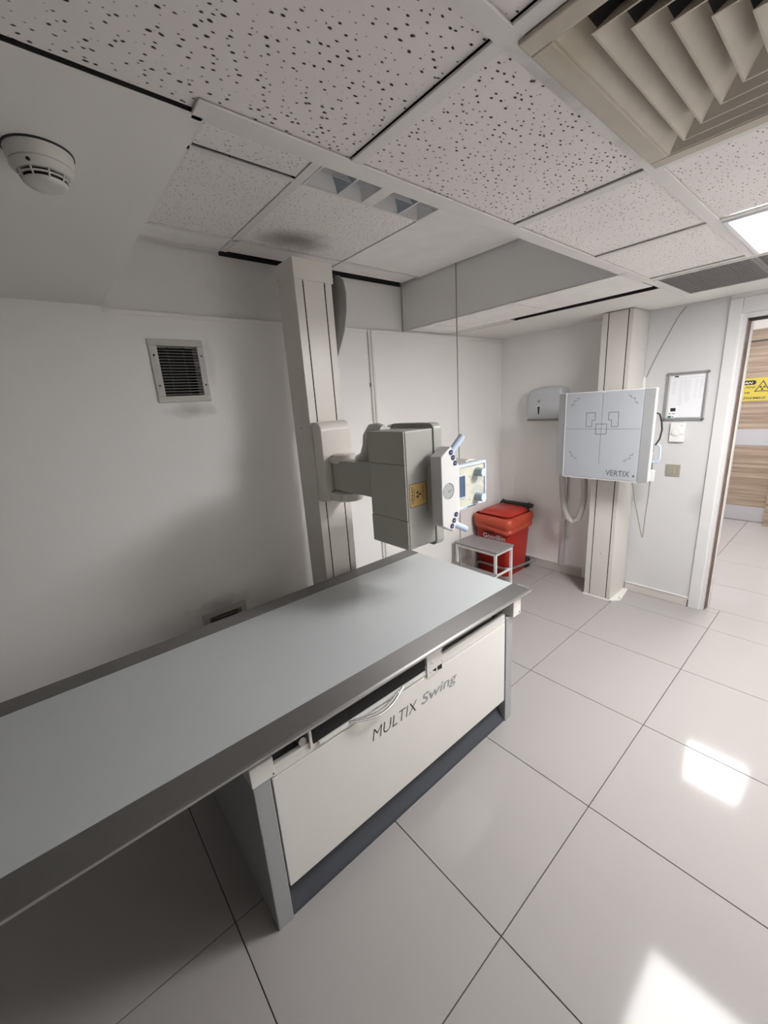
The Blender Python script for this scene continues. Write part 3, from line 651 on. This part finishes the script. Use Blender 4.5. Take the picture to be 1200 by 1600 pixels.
box('cable_clip', M['white_paint'], c3, (-.018, .004, YB-.012, YB-.001, 1.50, 1.665), .002)
c4 = thing('hanging_cord', 'thin grey cord hanging from the ceiling bay beyond the tube head', 'cord', (-.69, 1.41, 0))
MB().tube(curve([(-.694, 1.414, 2.398), (-.692, 1.412, 2.2), (-.690, 1.410, 1.7), (-.688, 1.408, 1.2), (-.692, 1.41, .6), (-.69, 1.41, .03)], 5), .0035, 8).build('cord_line', M['cable'], c4, smooth=True)
MB().cyl((-.69, 1.41, 0), (-.69, 1.41, .05), .012, .006, 12).build('cord_weight', M['white_paint'], c4, smooth=True)

# wall vents
def wall_vent(z0, z1, label):
    v = thing('wall_vent', label, 'vent', (XW, -.13, z0-.03), None)
    F = MB()
    yo0, yo1, yi0, yi1 = -.256, -.004, -.219, -.035
    F.box(XW, XW+.010, yo0, yo1, z1, z1+.031); F.box(XW, XW+.010, yo0, yo1, z0-.031, z0)
    F.box(XW, XW+.010, yo0, yi0, z0, z1); F.box(XW, XW+.010, yi1, yo1, z0, z1)
    ff = F.build('vent_frame', M['ventgrey'], v, .003)
    n = 17
    for k in range(n):
        z = z0+(k+.5)*(z1-z0)/n
        MB().prism([(XW-.008, z+.0016), (XW-.008, z+.0030), (XW+.003, z+.0010), (XW+.003, z-.0012)], 1, yi0, yi1).build('slat', M['slat'], v)
    for y in (-.165, -.09): box('slat_rod', M['black'], v, (XW-.035, XW-.031, y-.003, y+.003, z0, z1))
    box('vent_duct', M['void'], v, (XW-.115, XW-.08, yi0-.002, yi1+.002, z0, z1))
    for y, z in ((-.238, z1-.045), (-.238, z0+.05), (-.019, z1-.045), (-.019, z0+.05)): MB().cyl((XW+.009, y, z), (XW+.0115, y, z), .005, n=10).build('screw', M['rail'], ff)
wall_vent(1.706, 1.942, 'square grey wall vent with dark slats high on the left wall')
wall_vent(.242, .477, 'low dark wall vent mostly hidden behind the examination table')

# ================================================================== CEILING ITEMS
sd = thing('smoke_detector', 'round white smoke detector on the plain ceiling at upper left', 'detector', (-.015, -.632, ZL))
c = (-.015, -.632, ZL)
MB().lathe(c, [(.056, .0), (.056, -.003), (.052, -.003)], 40).build('mount_ring', M['black'], sd)
MB().lathe(c, [(.054, -.0025), (.0535, -.012), (.0500, -.0235), (.0496, -.0245)], 40).build('detector_base', M['detector'], sd, smooth=True)
MB().lathe(c, [(.0485, -.0245), (.0485, -.026), (.0505, -.0265), (.0500, -.030), (.042, -.0385), (.0405, -.0388)], 40).build('detector_cover', M['detector'], sd, smooth=True)
MB().lathe(c, [(.034, -.036), (.030, -.056)], 32).build('sensor_chamber', M['void'], sd)
for z, r in ((-.0445, .0385), (-.0505, .0345)): MB().lathe(c, [(r, z+.001), (r-.001, z-.001), (r-.004, z-.001), (r-.003, z+.001)], 40).build('detector_ring', M['detector'], sd, smooth=True) if z > -.05 else None
MB().lathe(c, [(.0355, -.0505), (.0350, -.0525), (.0300, -.0565), (.018, -.0585), (.003, -.059)], 40).build('detector_cap', M['detector'], sd, smooth=True)
for k in range(9):
    a = math.radians(k*40+8); p = lambda r, z: (c[0]+r*math.cos(a), c[1]+r*math.sin(a), ZL+z)
    MB().tube([p(.0405, -.0375), p(.0345, -.052)], .0016, 6).build('detector_rib', M['detector'], sd)
a = math.radians(-28); MB().cyl((c[0]+.047*math.cos(a), c[1]+.047*math.sin(a), ZL-.0335), (c[0]+.0505*math.cos(a), c[1]+.0505*math.sin(a), ZL-.0345), .0032, n=8).build('indicator_lens', M['black'], sd)

# square four-way air diffuser
dfu = thing('air_diffuser', 'large dusty beige four-way air diffuser in the ceiling at upper right', 'vent', (.9615, .211, ZL))
X0, X1, Y0, Y1 = .662, 1.258, -.086, .507
F = MB()
def frame(x0, x1, y0, y1, w, z0, z1):
    F.box(x0, x1, y0, y0+w, z0, z1); F.box(x0, x1, y1-w, y1, z0, z1); F.box(x0, x0+w, y0+w, y1-w, z0, z1); F.box(x1-w, x1, y0+w, y1-w, z0, z1)
frame(X0, X1, Y0, Y1, .036, ZL-.006, ZL+.002)
F.build('diffuser_frame', M['vent'], dfu, .003)
for k in range(6):
    o = .036+.0385*k; i = o+.036; zb, zt = ZL-.004, ZL+.036; t = .0022
    P = lambda q, z: [(X0+q, Y0+q, z), (X1-q, Y0+q, z), (X1-q, Y1-q, z), (X0+q, Y1-q, z)]
    if i+.01 > (X1-X0)/2: break
    rings = [P(o, zb), P(i, zt), P(i+t, zt), P(o+t*1.5, zb), P(o, zb)]
    m_ = MB(); R = [[m_.bm.verts.new(p) for p in r] for r in rings[:4]]
    for a_, b_ in zip(R, R[1:]+R[:1]):
        for q in range(4): m_.bm.faces.new([a_[q], a_[(q+1) % 4], b_[(q+1) % 4], b_[q]])
    m_.build('louver_ring', M['vent'], dfu)
q = .036+.0385*6
box('diffuser_core', M['vent'], dfu, (X0+q, X1-q, Y0+q, Y1-q, ZL-.002, ZL+.002), .002)
box('diffuser_plenum', M['void'], dfu, (X0+.01, X1-.01, Y0+.01, Y1-.01, ZL+.09, ZL+.094))
F = MB(); frame(X0+.03, X1-.03, Y0+.03, Y1-.03, .003, ZL+.004, ZL+.09); F.build('plenum_wall', M['void'], dfu)

# lit panel, dark luminaire, return grille
lp = thing('ceiling_light', 'lit square ceiling light panel at the right edge', 'light', (.962, 1.40, ZL))
X0, X1, Y0, Y1 = .671, 1.253, 1.107, 1.692
F = MB(); frame(X0, X1, Y0, Y1, .018, ZL-.004, ZL+.006); F.build('light_frame', M['glow'], lp, .003)
MB().prism(rrect(X0+.017, X1-.017, Y0+.017, Y1-.017, .02), 2, ZL-.0015, ZL+.004).build('diffuser_sheet', M['lamp'], lp)
hp_ = thing('corridor_light', 'lit ceiling panel in the corridor beyond the doorway', 'light', (.545, 3.95, HZ))
box('light_frame', M['glow'], hp_, (.235, .845, 3.645, 4.255, HZ-.012, HZ), .003)
box('diffuser_sheet', M['lamp2'], hp_, (.255, .825, 3.665, 4.235, HZ-.0145, HZ-.0125))

lm = thing('louvre_light', 'unlit recessed louvre light with curved reflectors in the ceiling bay', 'light', (-.10, .487, ZH))
X0, X1, Y0, Y1 = -.400, .20, .187, .787
F = MB(); frame(X0, X1, Y0, Y1, .010, ZH-.002, ZH+.004); F.box(X0+.01, X1-.01, .456, .514, ZH-.002, ZH+.004); F.build('light_frame', M['tee'], lm, .001)
box('light_housing', M['void'], lm, (X0+.004, X1-.004, Y0+.004, Y1-.004, ZH+.066, ZH+.069))
for y0, y1, k in ((.197, .338, 0), (.346, .456, 1), (.514, .655, 0), (.663, .777, 1)):
    xa, xb = X0+.011, X1-.011
    MB().prism([(y0, ZH+.001), (y0+.003, ZH), (y0+.034, ZH+.062), (y0+.031, ZH+.062)], 0, xa, xb).build('louvre_blade', M['panelwhite'], lm)
    MB().prism([(X0+.011, ZH+.001), (X0+.013, ZH+.001), (X0+.048, ZH+.062), (X0+.046, ZH+.062)], 1, y0, y1).build('end_plate', M['panelwhite'], lm)
    ya = y0+.048
    P = [(ya+(y1-ya)*q/10, ZH+.062*(1-(q/10)**2.3)) for q in range(11)]
    MB().prism(P+[(y+.0015, z+.002) for y, z in P][::-1], 0, xa, xb).build('reflector', M['reflector' if k == 0 else 'reflector2'], lm, smooth=True)
    for x in [X0+.108+.116*q for q in range(5)]:
        MB().prism([(y0, ZH+.001), (y1, ZH+.001), (ya+.03, ZH+.05), (y0+.03, ZH+.058)], 0, x-.001, x+.001).build('cross_blade', M['panelwhite'], lm)
    if k == 0: MB().prism([(y1, ZH-.001), (y1+.008, ZH-.001), (y1+.004, ZH+.03)], 0, xa, xb).build('louvre_bar', M['panelwhite'], lm)

gr = thing('return_grille', 'long dark grey perforated air grille in the ceiling above the doorway', 'vent', (.75, 2.02, ZL))
X0, X1, Y0, Y1 = .286, XR-.01, 1.722, 2.310
F = MB(); frame(X0, X1, Y0, Y1, .016, ZL-.004, ZL+.006); F.build('grille_frame', M['tee'], gr, .002)
m_ = MB()
x = X0+.02
while x < X1-.016: m_.box(x, x+.0035, Y0+.016, Y1-.016, ZL-.001, ZL+.010); x += .0125
y = Y0+.02
while y < Y1-.016: m_.box(X0+.016, X1-.016, y, y+.0035, ZL-.001, ZL+.010); y += .0125
o = m_.build('grille_mesh', M['grille'], gr); o['kind'] = 'stuff'
box('grille_backing', M['rail'], gr, (X0+.01, X1-.01, Y0+.01, Y1-.01, ZL+.018, ZL+.020))

# ================================================================== STOOL AND BIN
sl = thing('step_stool', 'white tubular two-step stool with grey steps in front of the red bin', 'stool', (-.93, 1.9, 0))
SX0, SX1, SY0, SY1, SZ = -1.155, -.712, 1.885, 2.143, .372
box('top_step', M['stooltop'], sl, (SX0, SX1, SY0, SY1, SZ-.018, SZ), .004)
box('lower_step', M['stooltop'], sl, (SX0, SX1, 1.64, 1.895, .165, .183), .004)
t = .011
for x in (SX0+.022, SX1-.020):
    for y, h in ((SY1-.016, SZ-.018), (SY0+.016, SZ-.018), (1.66, .165)): box('leg', M['white_paint'], sl, (x-t, x+t, y-t, y+t, 0, h), .003)
    MB().tube([(x, 1.66, .150), (x, SY0+.016, .150), (x, SY1-.016, .150)], .0105, 8).build('side_rail', M['white_paint'], sl, smooth=True)
    box('top_rail', M['white_paint'], sl, (x-t, x+t, SY0+.027, SY1-.027, SZ-.040, SZ-.018), .002)
for y, z in ((SY0+.016, SZ-.040), (SY1-.016, SZ-.040), (1.66, .143)): box('cross_rail', M['white_paint'], sl, (SX0+.033, SX1-.031, y-t, y+t, z, z+.022), .002)

bn = thing('waste_bin', 'red wheeled waste bin with a red bag over its rim', 'bin', (-1.0, 2.40, 0))
def rr3(x0, x1, y0, y1, r, z, n=5): return [(x, y, z) for x, y in rrect(x0, x1, y0, y1, r, n)]
MB().loft([rr3(-1.145, -.832, 2.232, 2.545, .045, .0), rr3(-1.148, -.829, 2.229, 2.548, .045, .02), rr3(-1.172, -.803, 2.204, 2.570, .05, .44), rr3(-1.175, -.800, 2.20, 2.575, .05, .53)]).build('bin_body', M['red'], bn, smooth=True)
# bag folded over the rim, wavy
rg = []
for z, g in ((.432, .006), (.427, .012), (.440, .020), (.458, .019), (.468, .014), (.480, .020), (.510, .024), (.535, .022), (.556, .012), (.564, -.004)):
    R0 = rrect(-1.177-g*.3, -.800+g, 2.198-g, 2.577+g*.9, .055, 12)
    rg.append([(x+.004*math.sin(23*y+31*z), y+.004*math.sin(27*x+19*z), z+(.011*math.sin(9*x+5*y+1.2)+.007*math.sin(31*x+17*y))*(1 if z < .47 else .25)) for x, y in R0])
MB().loft(rg, cap=False).build('bag', M['bag'], bn, smooth=True)
# lid: domed with a raised field
ld = MB().loft([rr3(-1.150, -.815, 2.225, 2.560, .05, .560), rr3(-1.155, -.812, 2.220, 2.562, .05, .575), rr3(-1.125, -.835, 2.255, 2.540, .05, .598), rr3(-1.110, -.850, 2.275, 2.525, .04, .606)]).build('lid', M['lid'], bn, smooth=True)
MB().loft([rr3(-1.09, -.868, 2.250, 2.50, .03, .598), rr3(-1.075, -.885, 2.275, 2.485, .03, .613)]).build('lid_field', M['lid'], ld, smooth=True)
flat('lid_emblem', [disc(-.985, 2.41, .010, 12)]+stroke([(-1.02, 2.385), (-.955, 2.385)], .005), M['bag'], ld, (0, 0, .6133), RX, (0, 1, 0))
MB().tube([(-.83, 2.54, .575), (-.835, 2.575, .605), (-.845, 2.60, .622)], .010, 8).build('handle_arm', M['black'], bn, smooth=True)
MB().tube([(-1.13, 2.54, .575), (-1.125, 2.575, .605), (-1.115, 2.60, .622)], .010, 8).build('handle_arm', M['black'], bn, smooth=True)
box('handle', M['black'], bn, (-1.09, -.79, 2.535, 2.585, .592, .628), .010, 3)
text('bin_lettering', 'GoodBin', M['white'], bn, (-1.075, 2.2090, .350), RX, (0, -.0595, 1), .235, .046, 0, .015, depth=.003)
box('bin_plate', M['black'], bn, (-1.055, -.96, 2.2005, 2.209, .402, .414), .002)
# pedal bar round the foot
MB().tube([(-.775, 2.58, .095), (-.757, 2.57, .095), (-.752, 2.54, .095), (-.770, 2.40, .095), (-.795, 2.255, .095), (-.82, 2.215, .095), (-.86, 2.198, .095), (-1.05, 2.198, .095), (-1.105, 2.196, .093), (-1.135, 2.190, .085), (-1.14, 2.184, .055), (-1.135, 2.184, .03)], .011, 10).build('pedal_bar', M['steel'], bn, smooth=True)
for x in (-1.13, -.85): MB().cyl((x-.02, 2.575, .05), (x+.02, 2.575, .05), .048, n=24).build('wheel', M['black'], bn, .004)
